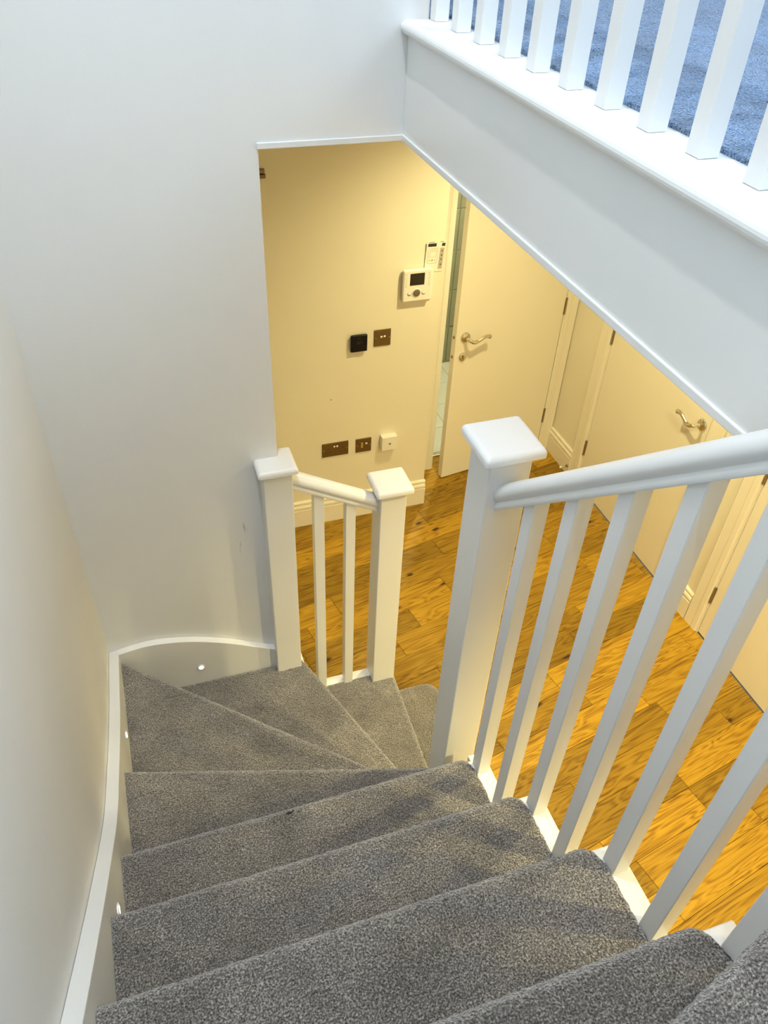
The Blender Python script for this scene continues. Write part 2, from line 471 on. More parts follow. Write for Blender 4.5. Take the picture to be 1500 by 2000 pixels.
def pile(x0, x1, y0, y1, z, step, amp, seed):
    rnd = random.Random(seed)
    b = bmesh.new()
    nx = max(1, int((x1 - x0) / step)); ny = max(1, int((y1 - y0) / step))
    g = [[b.verts.new((x0 + (x1 - x0) * i / nx + rnd.uniform(-amp, amp) * (0 < i < nx), y0 + (y1 - y0) * j / ny + rnd.uniform(-amp, amp),
                       z + rnd.uniform(-amp, amp))) for j in range(ny + 1)] for i in range(nx + 1)]
    for i in range(nx):
        for j in range(ny):
            b.faces.new((g[i][j], g[i + 1][j], g[i + 1][j + 1], g[i][j + 1]))
    # edge skirt at the low-x side
    low = [b.verts.new((v.co.x + 0.002, v.co.y, z - 0.016)) for v in g[0]]
    for j in range(ny):
        b.faces.new((low[j], g[0][j], g[0][j + 1], low[j + 1]))
    return b
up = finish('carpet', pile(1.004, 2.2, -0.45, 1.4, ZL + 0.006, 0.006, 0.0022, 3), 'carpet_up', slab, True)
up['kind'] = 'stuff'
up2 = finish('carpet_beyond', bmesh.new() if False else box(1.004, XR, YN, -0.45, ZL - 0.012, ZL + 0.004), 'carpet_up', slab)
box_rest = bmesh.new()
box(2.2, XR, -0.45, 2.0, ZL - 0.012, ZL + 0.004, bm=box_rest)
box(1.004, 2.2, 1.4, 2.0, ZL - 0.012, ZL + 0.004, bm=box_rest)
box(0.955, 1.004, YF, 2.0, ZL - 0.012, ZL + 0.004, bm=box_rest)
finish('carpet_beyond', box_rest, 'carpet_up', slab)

# hall walls
struct('wall_hall_end', box(-0.17, XH, YH, 2.75, 0, ZC, 0.003, 2), 'hall', 'warm lit cream wall carrying the sockets and intercom', 'wall')
struct('wall_hall_left', box(-0.17, XL, YF + 0.12, YH, 0, ZC), 'hall', 'cream hall wall hidden behind the white stair wall', 'wall')
D1L, D1R, DH = 1.800, 2.503, 1.93
bm = bmesh.new()
box(XH, D1L - 0.02, YD, 2.65, 0, ZC, bm=bm); box(D1R + 0.02, XR, YD, 2.65, 0, ZC, bm=bm); box(D1L - 0.02, D1R + 0.02, YD, 2.65, DH + 0.02, ZC, bm=bm)
struct('wall_recess', bm, 'hall', 'cream recess wall around the open bathroom door', 'wall')
D2 = (1.331, 2.156); D3 = (0.130, 0.955)
bm = bmesh.new()
segs = [(D2[1] + 0.012, 2.75), (D3[1] + 0.012, D2[0] - 0.012), (YN, D3[0] - 0.012)]
for a, b_ in segs: box(XR, XR + 0.12, a, b_, 0, ZC, bm=bm)
for d in (D2, D3): box(XR, XR + 0.12, d[0] - 0.012, d[1] + 0.012, DH + 0.012, ZC, bm=bm)
struct('wall_right', bm, 'hall', 'cream hall wall on the right with two closed doors', 'wall')

# bathroom glimpsed through the gap
struct('wall_bathroom_side', box(1.2, 1.3, 2.75, 3.8, 0, ZC), 'hall', 'bathroom side wall beside the open door', 'wall')
struct('wall_bathroom_right', box(XR, XR + 0.12, 2.75, 3.8, 0, ZC), 'hall', 'bathroom wall hidden behind the open door', 'wall')
struct('ceiling_bathroom', box(1.2, 3.0, 2.65, 3.8, ZC, ZC + 0.08), 'ceil', 'white ceiling of the bathroom', 'ceiling')
bw = thing('wall_bathroom', (2.1, 3.68, 0), 'grey green tiled bathroom wall seen through the door gap', 'wall', kind='structure')
finish('tile_backing', box(1.2, 3.0, 3.688, 3.8, -0.05, ZC), 'grout', bw)
first = None
for i in range(5):
    for j in range(8):
        x0 = 1.60 + i * 0.25; z0 = 0.002 + j * 0.275
        if first is None:
            first = finish('tile', box(x0 + 0.002, x0 + 0.248, 3.68, 3.69, z0 + 0.002, z0 + 0.273, 0.0015, 1), 'tile', bw)
            base = (x0, z0)
        else:
            clone(first, (x0 - base[0], 0, z0 - base[1]))
bf = thing('floor_bathroom', (2.1, 3.1, 0), 'pale tiled bathroom floor seen through the door gap', 'floor', kind='structure')
finish('tile_bed', box(1.3, 2.9, 2.665, 3.69, -0.05, -0.004), 'grout', bf)
first = None
for i in range(5):
    for j in range(4):
        x0 = 1.55 + i * 0.25; y0 = 2.668 + j * 0.25
        if first is None:
            first = finish('floor_tile', box(x0 + 0.0015, x0 + 0.2485, y0 + 0.0015, y0 + 0.2485, -0.008, 0.0, 0.001, 1), 'floor_tile', bf)
            base = (x0, y0)
        else:
            clone(first, (x0 - base[0], y0 - base[1], 0))
tag(finish('threshold_strip', box(D1L - 0.01, D1R + 0.01, 2.635, 2.668, -0.004, 0.006, 0.003, 2), 'alu'),
    'shiny metal threshold strip across the bathroom doorway', 'threshold strip')

# ------------------------------------------------------------------ oak floor, one object per plank
fl = thing('floor', (1.5, 0.5, 0), 'golden oak plank floor of the hall with dark knots', 'floor', kind='structure')
finish('subfloor', box(-0.17, 2.75, YN, 2.635, -0.06, -0.016), 'shadow_gap', fl)
CA, SA = math.cos(PLANK_ANG), math.sin(PLANK_ANG)
def to_xy(s, t): return (s * CA - t * SA, s * SA + t * CA)
def clip(poly, rect):
    def cut(P, f, inter):
        out = []
        for i in range(len(P)):
            a, c = P[i], P[(i + 1) % len(P)]
            if f(a): out.append(a)
            if f(a) != f(c): out.append(inter(a, c))
        return out
    x0, x1, y0, y1 = rect
    def ix(v): return lambda a, c: (v, a[1] + (c[1] - a[1]) * (v - a[0]) / (c[0] - a[0]))
    def iy(v): return lambda a, c: (a[0] + (c[0] - a[0]) * (v - a[1]) / (c[1] - a[1]), v)
    for f, g in ((lambda p: p[0] >= x0, ix(x0)), (lambda p: p[0] <= x1, ix(x1)), (lambda p: p[1] >= y0, iy(y0)), (lambda p: p[1] <= y1, iy(y1))):
        if len(poly) < 3: return []
        poly = cut(poly, f, g)
    return poly if len(poly) >= 3 else []
PW, T0 = 0.1243, 1.096
RECTS = [(0.62, XR, YN, YH), (XH, XR, YH, YD), (D1L, D1R, YD, 2.635)]
KNOWN = {4: [1.917], 1: [1.546], 6: [1.975], 2: [1.053], -1: [2.198], -14: [1.967], 0: [2.05], -5: [1.98], -9: [2.06]}
rnd = random.Random(21)
for k in range(-32, 13):
    ta, tb = T0 + (k - 1) * PW, T0 + k * PW
    # end joints along the row
    js = list(KNOWN.get(k, []))
    if not js: js = [rnd.uniform(0.8, 1.5)]
    s = js[0]
    while s > -0.9:
        s -= rnd.choice((0.45, 0.62, 0.8, 1.0)) * rnd.uniform(0.9, 1.1); js.insert(0, s)
    s = js[-1]
    while s < 3.6:
        s += rnd.choice((0.45, 0.62, 0.8, 1.0)) * rnd.uniform(0.9, 1.1); js.append(s)
    for a, c in zip(js, js[1:]):
        g = 0.0006
        quad = [to_xy(a + g, ta + g), to_xy(c - g, ta + g), to_xy(c - g, tb - g), to_xy(a + g, tb - g)]
        b = bmesh.new()
        zt = rnd.uniform(-0.0006, 0.0)
        for r in RECTS:
            p = clip(quad, r)
            if p:
                area = abs(sum(p[i][0] * p[(i + 1) % len(p)][1] - p[(i + 1) % len(p)][0] * p[i][1] for i in range(len(p)))) / 2
                if area < 1e-4: continue
                ins = prism(p, 'z', -0.016, zt)
                merge(b, ins)
        if not b.verts: b.free(); continue
        # object axes run along the plank so the grain follows it
        org = Vector(to_xy((a + c) / 2, (ta + tb) / 2) + (0,))
        rot = Matrix.Rotation(-PLANK_ANG, 4, 'Z')
        for v in b.verts:
            v.co = rot @ (v.co - org)
        bmesh.ops.recalc_face_normals(b, faces=b.faces[:])
        top = [e for e in b.edges if all(abs(v.co.z - zt) < 1e-6 for v in e.verts)]
        bmesh.ops.bevel(b, geom=top, offset=0.0012, segments=1, affect='EDGES')
        me = bpy.data.meshes.new('plank'); b.to_mesh(me); b.free()
        me.materials.append(M['oak'])
        o = bpy.data.objects.new('plank', me); COL.objects.link(o)
        o.parent = fl; o.location = org - Vector((1.5, 0.5, 0)); o.rotation_euler = (0, 0, PLANK_ANG)
        WL[o.name] = org

# ------------------------------------------------------------------ baseboards
BBP = [(0, 0), (0.018, 0), (0.018, 0.108), (0.011, 0.1095), (0.011, 0.1150), (0.018, 0.120), (0.018, 0.128), (0.0145, 0.136), (0.0085, 0.1385), (0.0085, 0.1445),
       (0.0135, 0.150), (0.012, 0.158), (0.006, 0.163), (0, 0.163)]
def baseboard(name, label, a, c, nrm):
    """runs from a to c along the wall foot; nrm points into the room"""
    A = (nrm[0], nrm[1], 0)
    bm = sweep(BBP, [(a[0], a[1], 0.0005), (c[0], c[1], 0.0005)], [(A, (0, 0, 1))] * 2)
    return struct(name, bm, 'cream', label, 'baseboard')
baseboard('baseboard_hall_end', 'moulded cream baseboard below the sockets on the hall end wall', (XL, YH), (XH + 0.004, YH), (0, -1))
baseboard('baseboard_recess', 'short moulded cream baseboard between bathroom door and middle door', (XR, 2.521), (XR, 2.246), (-1, 0))
baseboard('baseboard_right', 'short moulded cream baseboard between the two closed doors', (XR, 1.232), (XR, 1.052), (-1, 0))
baseboard('baseboard_near', 'moulded cream baseboard on hall wall nearest the stair top', (XR, 0.035), (XR, YN), (-1, 0))

# ------------------------------------------------------------------ doors
def arch_profile(w):
    return [(0, 0), (0, 0.010), (0.006, 0.014), (w * 0.35, 0.0155), (w * 0.42, 0.0125), (w * 0.85, 0.0145), (w - 0.003, 0.016), (w, 0.013), (w, 0)]

def lever_handle(door, C, along, out, label):
    """Rose, neck and swan lever. C is on the door face; along = lever direction, out = away from door."""
    C, al, ou = Vector(C), Vector(along), Vector(out)
    up = Vector((0, 0, 1))
    rose = finish('handle_rose', lathe([(0.0, 0.0), (0.0275, 0.0), (0.0275, 0.004), (0.0255, 0.008), (0.018, 0.009), (0.0145, 0.012), (0.0, 0.012)], C, ou), 'chrome', door, True)
    pts = [C + ou * 0.008, C + ou * 0.035, C + ou * 0.048 + al * 0.006 - up * 0.002, C + ou * 0.054 + al * 0.020 - up * 0.009, C + ou * 0.055 + al * 0.040 - up * 0.008,
           C + ou * 0.055 + al * 0.062 + up * 0.001, C + ou * 0.055 + al * 0.082 + up * 0.009, C + ou * 0.054 + al * 0.100 + up * 0.011, C + ou * 0.051 + al * 0.114 + up * 0.006, C + ou * 0.049 + al * 0.120 + up * 0.001]
    sm = smooth_curve(pts, 4)
    rad = []
    for i in range(len(sm)):
        f = i / (len(sm) - 1)
        rad.append(0.0098 if f < 0.3 else 0.0104 - 0.0015 * math.sin((f - .3) / .7 * math.pi) + 0.002 * max(0, f - .7) / .3)
    rad[-1] = 0.004
    lv = finish('lever_handle', tube(sm, rad, 14, upv=tuple(up + ou * 0.01)), 'chrome', door, True)
    lv['label'] = label
    return lv

def hinge(door, C, along, out, h=0.085):
    """knuckle barrel with two slim leaves"""
    C, al, ou = Vector(C), Vector(along), Vector(out)
    b = lathe([(0.0, 0), (0.0055, 0), (0.0055, h * .19), (0.0048, h * .2), (0.0055, h * .21), (0.0055, h * .39), (0.0048, h * .4), (0.0055, h * .41), (0.0055, h * .59), (0.0048, h * .6),
               (0.0055, h * .61), (0.0055, h * .79), (0.0048, h * .8), (0.0055, h * .81), (0.0055, h), (0, h)], C + ou * 0.003, (0, 0, 1), 12)
    for s in (-1, 1):
        e = bmesh.new()
        p = [C + al * s * 0.001 + ou * 0.0008, C + al * s * 0.007 + ou * 0.0008]
        v = [e.verts.new(q + Vector((0, 0, z)) - ou * d) for q in p for z in (0, h) for d in (0, 0.0015)]
        for f in ((0, 1, 3, 2), (4, 6, 7, 5), (0, 4, 5, 1), (2, 3, 7, 6), (0, 2, 6, 4), (1, 5, 7, 3)): e.faces.new([v[i] for i in f])
        merge(b, e)
    bmesh.ops.recalc_face_normals(b, faces=b.faces[:])
    return finish('hinge', b, 'hinge', door)

# door 1: bathroom door, ajar; face from latch corner to hinge corner
LA, LB = Vector((1.8170, 2.4150, 0)), Vector((2.4985, 2.5213, 0))
al1 = (LB - LA).normalized(); ou1 = Vector((al1.y, -al1.x, 0))
d1 = thing('door_1', (LB.x, LB.y, 0), 'plain cream bathroom door standing slightly open into the recess', 'door', kind='structure')
def slab_on(A, B, n_in, th, z0, z1, bev=0.002):
    a, c = Vector(A), Vector(B); n = Vector(n_in)
    poly = [(a.x, a.y), (c.x, c.y), (c.x + n.x * th, c.y + n.y * th), (a.x + n.x * th, a.y + n.y * th)]
    return prism(poly, 'z', z0, z1, bev, 2)
finish('door_leaf', slab_on(LA, LB, -ou1, 0.040, 0.008, DH, 0.0025), 'cream', d1)
lever_handle(d1, LA + al1 * 0.057 + Vector((0, 0, 0.921)), al1, ou1, 'curved chrome lever handle on bathroom door')
kr = finish('key_rose', lathe([(0.0, 0.0), (0.0235, 0.0), (0.0235, 0.004), (0.021, 0.0075), (0.014, 0.008), (0.0, 0.008)], LA + al1 * 0.052 + Vector((0, 0, 0.808)), ou1), 'chrome', d1, True)
kc = LA + al1 * 0.052 + Vector((0, 0, 0.808)) + ou1 * 0.008
finish('turn_snib', slab_on(kc - al1 * 0.003 + Vector((0, 0, 0)), kc + al1 * 0.003, ou1, 0.010, 0.796, 0.820, 0.0015), 'chrome', kr)
for z, nm, h in ((0.921, 'latch_plate', 0.028), (0.808, 'bolt_plate', 0.030)):
    c0 = LA - ou1 * 0.020
    finish(nm, lathe([(0, 0.0), (0.0085, 0.0), (0.0085, 0.003), (0.005, 0.005), (0, 0.005)], c0 + Vector((0, 0, z)) + al1 * 0.0, -al1, 16), 'hinge', d1)
for z in (0.215, 0.925, 1.68):
    hinge(d1, LB + al1 * 0.002 + Vector((0, 0, z)), al1, ou1, 0.095)
# frame of door 1
bm = bmesh.new()
box(D1L - 0.02, D1L, YD - 0.012, 2.655, 0, DH + 0.02, bm=bm); box(D1R, D1R + 0.02, YD - 0.012, 2.655, 0, DH + 0.02, bm=bm); box(D1L, D1R, YD - 0.012, 2.655, DH + 0.004, DH + 0.02, bm=bm)
box(D1L, D1L + 0.012, YD + 0.036, YD + 0.07, 0, DH, bm=bm)
finish('door_lining', bm, 'cream', d1)
finish('architrave', sweep(arch_profile(0.065), [(D1L - 0.006, YD, 0), (D1L - 0.006, YD, DH + 0.01)], [((-1, 0, 0), (0, -1, 0))] * 2), 'cream', d1)
finish('architrave', sweep(arch_profile(0.072), [(D1R + 0.006, YD, 0), (D1R + 0.006, YD, DH + 0.01)], [((1, 0, 0), (0, -1, 0))] * 2), 'cream', d1)
finish('architrave', sweep(arch_profile(0.065), [(D1L - 0.07, YD, DH + 0.01), (D1R + 0.078, YD, DH + 0.01)], [((0, 0, 1), (0, -1, 0))] * 2), 'cream', d1)
finish('strike_plate', box(D1L - 0.0005, D1L + 0.0012, YD - 0.005, YD + 0.018, 0.895, 0.955, 0.0004, 1), 'hinge', d1)

def side_door(idx, ys, label, handle, hlabel):
    d = thing('door_%d' % idx, (XR, ys[1], 0), label, 'door', kind='structure')
    finish('door_leaf', box(XR - 0.001, XR + 0.039, ys[0] + 0.002, ys[1] - 0.002, 0.008, DH, 0.0025, 2), 'cream', d)
    finish('door_lining', (lambda b: (box(XR - 0.004, XR + 0.10, ys[0] - 0.012, ys[0] - 0.001, 0, DH + 0.012, bm=b), box(XR - 0.004, XR + 0.10, ys[1] + 0.001, ys[1] + 0.012, 0, DH + 0.012, bm=b),
            box(XR - 0.004, XR + 0.10, ys[0], ys[1], DH + 0.003, DH + 0.012, bm=b), b)[-1])(bmesh.new()), 'cream', d)
    finish('architrave', sweep(arch_profile(0.085), [(XR, ys[1] + 0.008, 0), (XR, ys[1] + 0.008, DH + 0.008)], [((0, 1, 0), (-1, 0, 0))] * 2), 'cream', d)
    finish('architrave', sweep(arch_profile(0.085), [(XR, ys[0] - 0.008, 0), (XR, ys[0] - 0.008, DH + 0.008)], [((0, -1, 0), (-1, 0, 0))] * 2), 'cream', d)
    finish('architrave', sweep(arch_profile(0.085), [(XR, ys[0] - 0.09, DH + 0.008), (XR, ys[1] + 0.09, DH + 0.008)], [((0, 0, 1), (-1, 0, 0))] * 2), 'cream', d)
    for z in (0.21, 0.925, 1.68):
        hinge(d, (XR - 0.002, ys[1] + 0.0005, z), (0, 1, 0), (-1, 0, 0), 0.10)
    lever_handle(d, (XR - 0.001, ys[0] + 0.048, 0.938), (0, 1, 0), (-1, 0, 0), hlabel)
    finish('latch_keep', box(XR - 0.003, XR + 0.004, ys[0] - 0.004, ys[0] + 0.001, 0.93 - 0.05, 0.93 - 0.02, 0.0005, 1), 'hinge', d)
    return d
side_door(2, D2, 'plain cream closed door with chrome lever in the right hall wall', True, 'curved chrome lever handle near the fascia edge')
side_door(3, D3, 'cream closed door behind the stair balusters, nearest on the right', True, 'curved chrome lever handle')

# door stop on the short baseboard
ds = thing('door_stop', (XR - 0.018, 2.262, 0.058), 'little chrome door stop with white tip screwed to the short baseboard', 'door stop')
finish('base', lathe([(0, 0), (0.011, 0), (0.011, 0.003), (0.007, 0.006), (0, 0.006)], (XR - 0.018, 2.262, 0.058), (-1, 0, 0), 16), 'hinge', ds, True)
finish('stem', tube([(XR - 0.022, 2.262, 0.058), (XR - 0.060, 2.262, 0.055)], [0.005, 0.0038], 12), 'chrome', ds, True)
finish('tip', lathe([(0, 0), (0.0065, 0), (0.0075, 0.004), (0.0065, 0.010), (0, 0.012)], (XR - 0.059, 2.262, 0.055), (-1, 0, -0.08), 16), 'rocker', ds, True)

# ------------------------------------------------------------------ staircase
st = thing('staircase', (0.42, 0.2, 0), 'grey carpeted winder staircase with white painted strings', 'staircase')
XC = 0.826          # carpet edge on the open side
XO = 0.866          # white tread ends
def step_carpet(A, B, Ab, Bb, z, n, seed, round_right=0.0, round_left=0.0, skirt=True, r=0.019, drop=RISE, step=0.0065):
    """Carpet over one tread: top, rolled nosing, riser. A..B nosing line, Ab..Bb back line."""
    rn = random.Random(seed)
    A, B, Ab, Bb = [Vector((p[0], p[1], 0)) for p in (A, B, Ab, Bb)]
    n = Vector((n[0], n[1], 0)).normalized()
    L = (B - A).length
    nu = max(8, int(L / step)); depth = max((A - Ab).length, (B - Bb).length); nt = max(4, int(depth / step))
    bm = bmesh.new(); cols = []
    def column(u, inset):
        rec = 0.0
        sR, sL = (1 - u) * L, u * L
        if round_right and sR < round_right: rec = round_right - math.sqrt(max(0, round_right ** 2 - (round_right - sR) ** 2))
        if round_left and sL < round_left: rec = max(rec, round_left - math.sqrt(max(0, round_left ** 2 - (round_left - sL) ** 2)))
        F = A.lerp(B, u) - n * rec
        K = Ab.lerp(Bb, u)
        Cn = F - n * r
        out = []
        for j in range(nt + 1):
            p = K.lerp(Cn, j / nt)
            out.append(Vector((p.x, p.y, z - inset)))
        rr = r - inset * 0.9
        for j in range(1, 13):
            t = math.pi / 2 - math.pi * j / 12
            p = Cn + n * rr * math.cos(t)
            out.append(Vector((p.x, p.y, z - r + rr * math.sin(t))))
        q = F - n * (r + 0.004 + inset)
        nd = int(drop / 0.012)
        for j in range(nd + 1):
            out.append(Vector((q.x, q.y, z - 2 * r - 0.003 - (drop - 2 * r) * j / nd)))
        return out
    us = [i / nu for i in range(nu + 1)]
    data = [column(u, 0.0) for u in us]
    if skirt:
        data.append(column(1.0, 0.013))
        data.insert(0, column(0.0, 0.013))
    amp = 0.0013
    for cdx, c in enumerate(data):
        cols.append([bm.verts.new(p + Vector((rn.uniform(-amp, amp), rn.uniform(-amp, amp), rn.uniform(-amp, amp) + 0.0012 * noise.noise(p * 30)))) for p in c])
    for c0, c1 in zip(cols, cols[1:]):
        for j in range(len(c0) - 1):
            bm.faces.new((c0[j], c0[j + 1], c1[j + 1], c1[j]))
    bmesh.ops.recalc_face_normals(bm, faces=bm.faces[:])
    return bm

YS = 0.877                       # carpet edge at the far string
steps = {}
Nline = {                        # nosing lines, left/outer end first
    10: ((0.004, -0.962), (XC, -0.722)),
    5: ((0.004, 0.338), (0.800, 0.106)),
    4: ((0.006, 0.880), (0.806, 0.150)),
    3: ((0.612, YS), (0.872, 0.150)),
    2: ((0.968, YS), (0.940, 0.120)),
}
for k in (6, 7, 8, 9): Nline[k] = ((0.004, -(k - 6) * GOING), (XC, -(k - 6) * GOING))
Nline[11] = ((0.004, -1.75), (0.84, -0.80)); Nline[12] = ((0.70, YN + 0.02), (0.88, -0.86)); Nline[13] = ((0.93, YN + 0.02), (0.93, -0.92))
def nrm(k):
    a, c = Vector(Nline[k][0]), Vector(Nline[k][1]); d = (c - a).normalized()
    return (-d.y, d.x)
def back(k):
    a, c = Nline[k + 1]; n_ = nrm(k + 1)
    return ((a[0] - n_[0] * 0.03, a[1] - n_[1] * 0.03), (c[0] - n_[0] * 0.03, c[1] - n_[1] * 0.03))
def timber(poly, z, zb):
    return prism(poly, 'z', zb, z)
for k in range(2, 13):
    z = k * RISE
    (a, c), n_ = Nline[k], nrm(k)
    ab, cb = back(k)
    f = 0.024
    fa = (a[0] - n_[0] * f, a[1] - n_[1] * f); fc = (c[0] - n_[0] * f, c[1] - n_[1] * f)
    if k in (6, 7, 8, 9):
        poly = [(XL, fa[1]), (XO, fa[1]), (XO, cb[1]), (XL, ab[1])]
        bm = prism(poly, 'z', z - 0.30, z - 0.045)
        # white tread board with its own nosing, showing beyond the carpet
        merge(bm, prism([(XL, a[1] - 0.012), (XO, a[1] - 0.012), (XO, cb[1] + 0.01), (XL, ab[1] + 0.01)], 'z', z - 0.034, z - 0.007, 0.002, 1))
        merge(bm, prism(poly, 'z', z - 0.045, z - 0.034))
    elif k == 2:
        bm = prism([fa, fc, cb, ab], 'z', 0.0, z - 0.015)
        merge(bm, prism([(0.59, 0.86), (0.955, 0.86), (0.955, 0.918), (0.59, 0.918)], 'z', 0.0, z - 0.004, 0.002, 1))
    elif k == 3:
        bm = prism([fa, fc, cb, (XL, YS + 0.01)], 'z', 0.0, z - 0.015)
        merge(bm, prism([(0.598, 0.862), (0.612, 0.862), (0.612, 0.918), (0.598, 0.918)], 'z', 0.0, z - 0.004))
    else:
        bm = prism([fa, fc, cb, ab], 'z', max(0.0, z - 0.30), z - 0.015)
    bmesh.ops.recalc_face_normals(bm, faces=bm.faces[:])
    tr = finish('tread', bm, 'wood', st)
    if k == 4:      # kite: outer side lies along the wall to the corner
        bm = step_carpet((0.004, 0.882), c, (0.004, 0.30), cb, z, n_, k)
    elif k == 3:    # back line from the corner of the well
        bm = step_carpet(a, c, (0.004, YS), cb, z, n_, k)
    elif k == 2:
        bm = step_carpet(a, c, (0.585, YS), cb, z, n_, k)
    elif k in (6, 7, 8, 9):
        bm = step_carpet(a, c, ab, cb, z, n_, k, round_right=0.030)
    elif k == 10:
        bm = step_carpet(a, c, (0.004, -1.72), cb, z, n_, k, round_right=0.05)
    else:
        bm = step_carpet(a, c, ab, cb, z, n_, k, step=0.0065 if k < 11 else 0.02)
    cp = finish('carpet', bm, 'carpet', tr, True)
# lowest step: rounded corner, carpet all over
z = RISE
R1 = 0.055
x1, y1, y0, x0 = 1.178, 0.922, 0.10, 0.90
poly = [(x0, y0), (x1, y0), (x1, y1 - R1)] + [(x1 - R1 + R1 * math.cos(t), y1 - R1 + R1 * math.sin(t)) for t in [math.pi / 2 * i / 8 for i in range(1, 9)]] + [(x0, y1)]
inner = [(x0, y0 + .02), (x1 - .024, y0 + .02), (x1 - .024, y1 - .08), (x1 - .08, y1 - .024), (x0, y1 - .024)]
tr = finish('tread', prism(inner, 'z', 0.0, z - 0.02), 'wood', st)
b = bmesh.new(); rn = random.Random(1)
stp = 0.0065
# carpet slab: grid top clipped to rounded outline by projecting outside points in
rings = []
for ins, dz in [(0.019, -0.17), (0.019, -0.036), (0.006, -0.034), (0.0, -0.022), (0.0, -0.014), (0.003, -0.006), (0.010, -0.001), (0.018, 0.0)]:
    ring = []
    P = []
    for i in range(len(poly)):
        a_, c_ = Vector(poly[i]), Vector(poly[(i + 1) % len(poly)])
        m_ = max(1, int((c_ - a_).length / stp))
        for q in range(m_): P.append(a_.lerp(c_, q / m_))
    cx, cy = (x0 + x1) / 2, (y0 + y1) / 2
    for p in P:
        d = Vector((cx - p.x, cy - p.y))
        sx = (x1 - x0 - 2 * ins) / (x1 - x0); sy = (y1 - y0 - 2 * ins) / (y1 - y0)
        ring.append(b.verts.new((cx + (p.x - cx) * sx + rn.uniform(-.0013, .0013), cy + (p.y - cy) * sy + rn.uniform(-.0013, .0013), z + dz + rn.uniform(-.0013, .0013))))
    rings.append(ring)
for q in range(1, 22):
    s_ = 1 - q / 22
    rings.append([b.verts.new((cx + (v.co.x - cx) * s_ + rn.uniform(-.0013, .0013), cy + (v.co.y - cy) * s_ + rn.uniform(-.0013, .0013), z + rn.uniform(-.0013, .0013))) for v in rings[7]])
for r0, r1 in zip(rings, rings[1:]):
    for i in range(len(r0)):
        b.faces.new((r0[i], r0[(i + 1) % len(r0)], r1[(i + 1) % len(r1)], r1[i]))
b.faces.new(rings[-1])
bmesh.ops.recalc_face_normals(b, faces=b.faces[:])
finish('carpet', b, 'carpet', tr, True)

# strings. left wall string follows the winders in one sweep
lt = smooth_curve([(0.90, 0.832), (0.80, 0.872), (0.54, 0.966), (0.29, 1.088), (0.085, 1.203), (-0.128, 1.376), (-0.2786, 1.506), (-0.44, 1.651), (-0.60, 1.797), (-0.9, 2.07), (-1.3, 2.40)], 5)
polyL = [(p.x, p.y) for p in lt] + [(-1.3, 1.7), (-0.6, 1.2), (0.0, 0.6), (0.3, 0.0), (0.90, 0.0)]
ws = finish('wall_string', prism(polyL, 'x', XL + 0.0004, 0.004, 0.002, 2), 'wood', st)
ft = smooth_curve([(XL, 0.830), (0.035, 0.8432), (0.1184, 0.8480), (0.2326, 0.8250), (0.3486, 0.7775), (0.4514, 0.7213), (0.530, 0.678)], 6)
polyF = [(p.x, p.y) for p in ft] + [(0.530, 0.0), (XL, 0.0)]
finish('end_string', prism(polyF, 'y', 0.875, YF - 0.0004, 0.002, 2), 'wood', st)
# open side: cut string / spandrel under the treads
saw = [(0.03, 0.0), (0.03, 1.14)]
for k in (6, 7, 8, 9):
    yk = -(k - 6) * GOING
    saw += [(yk - 0.03, k * RISE - 0.05), (yk - GOING - 0.03, k * RISE - 0.05)]
saw += [(-0.92, 1.95), (-0.92, 0.0)]
ys_ = [p for p in saw]
finish('spandrel', prism(ys_, 'x', XO - 0.022, XO - 0.006), 'wood', st)
finish('spandrel', box(0.60, 0.94, 0.9, 0.915, 0.0, 0.385, 0.002, 1), 'wood', st)

# bit of dark lint lying on the nosing
mk = smooth_curve([(0.366, -0.019, 1.2025), (0.372, -0.017, 1.203), (0.378, -0.019, 1.2032), (0.386, -0.014, 1.2025)], 4)
tag(finish('lint', tube(mk, [0.0008 + 0.0016 * math.sin(math.pi * i / (len(mk) - 1)) for i in range(len(mk))], 8), 'dark', None, True),
    'tiny dark scrap of lint on the edge of a grey carpeted step', 'lint')

# ------------------------------------------------------------------ step lights
def step_light(C, out, label):
    t = thing('step_light', C, label, 'step light', 'round step lights in the stair string')
    C, o = Vector(C), Vector(out)
    finish('bezel', lathe([(0.0085, 0.0005), (0.0125, 0.0005), (0.0125, 0.002), (0.0105, 0.003), (0.0085, 0.0025)], C, o, 24), 'rocker', t, True)
    finish('lens', lathe([(0, 0.0012), (0.0086, 0.0012), (0.0086, 0.0016), (0.005, 0.0026), (0, 0.0028)], C, o, 24), 'led', t, True)
    return t
step_light((0.252, 0.875, 0.6828), (0, -1, 0), 'round glowing step light under the arched string on the end wall')
step_light((0.004, 0.541, 0.866), (1, 0, 0), 'round glowing step light on the left string beside the corner winder')
step_light((0.004, -0.166, 1.298), (1, 0, 0), 'lowest in the photo round step light on the left string beside straight steps')

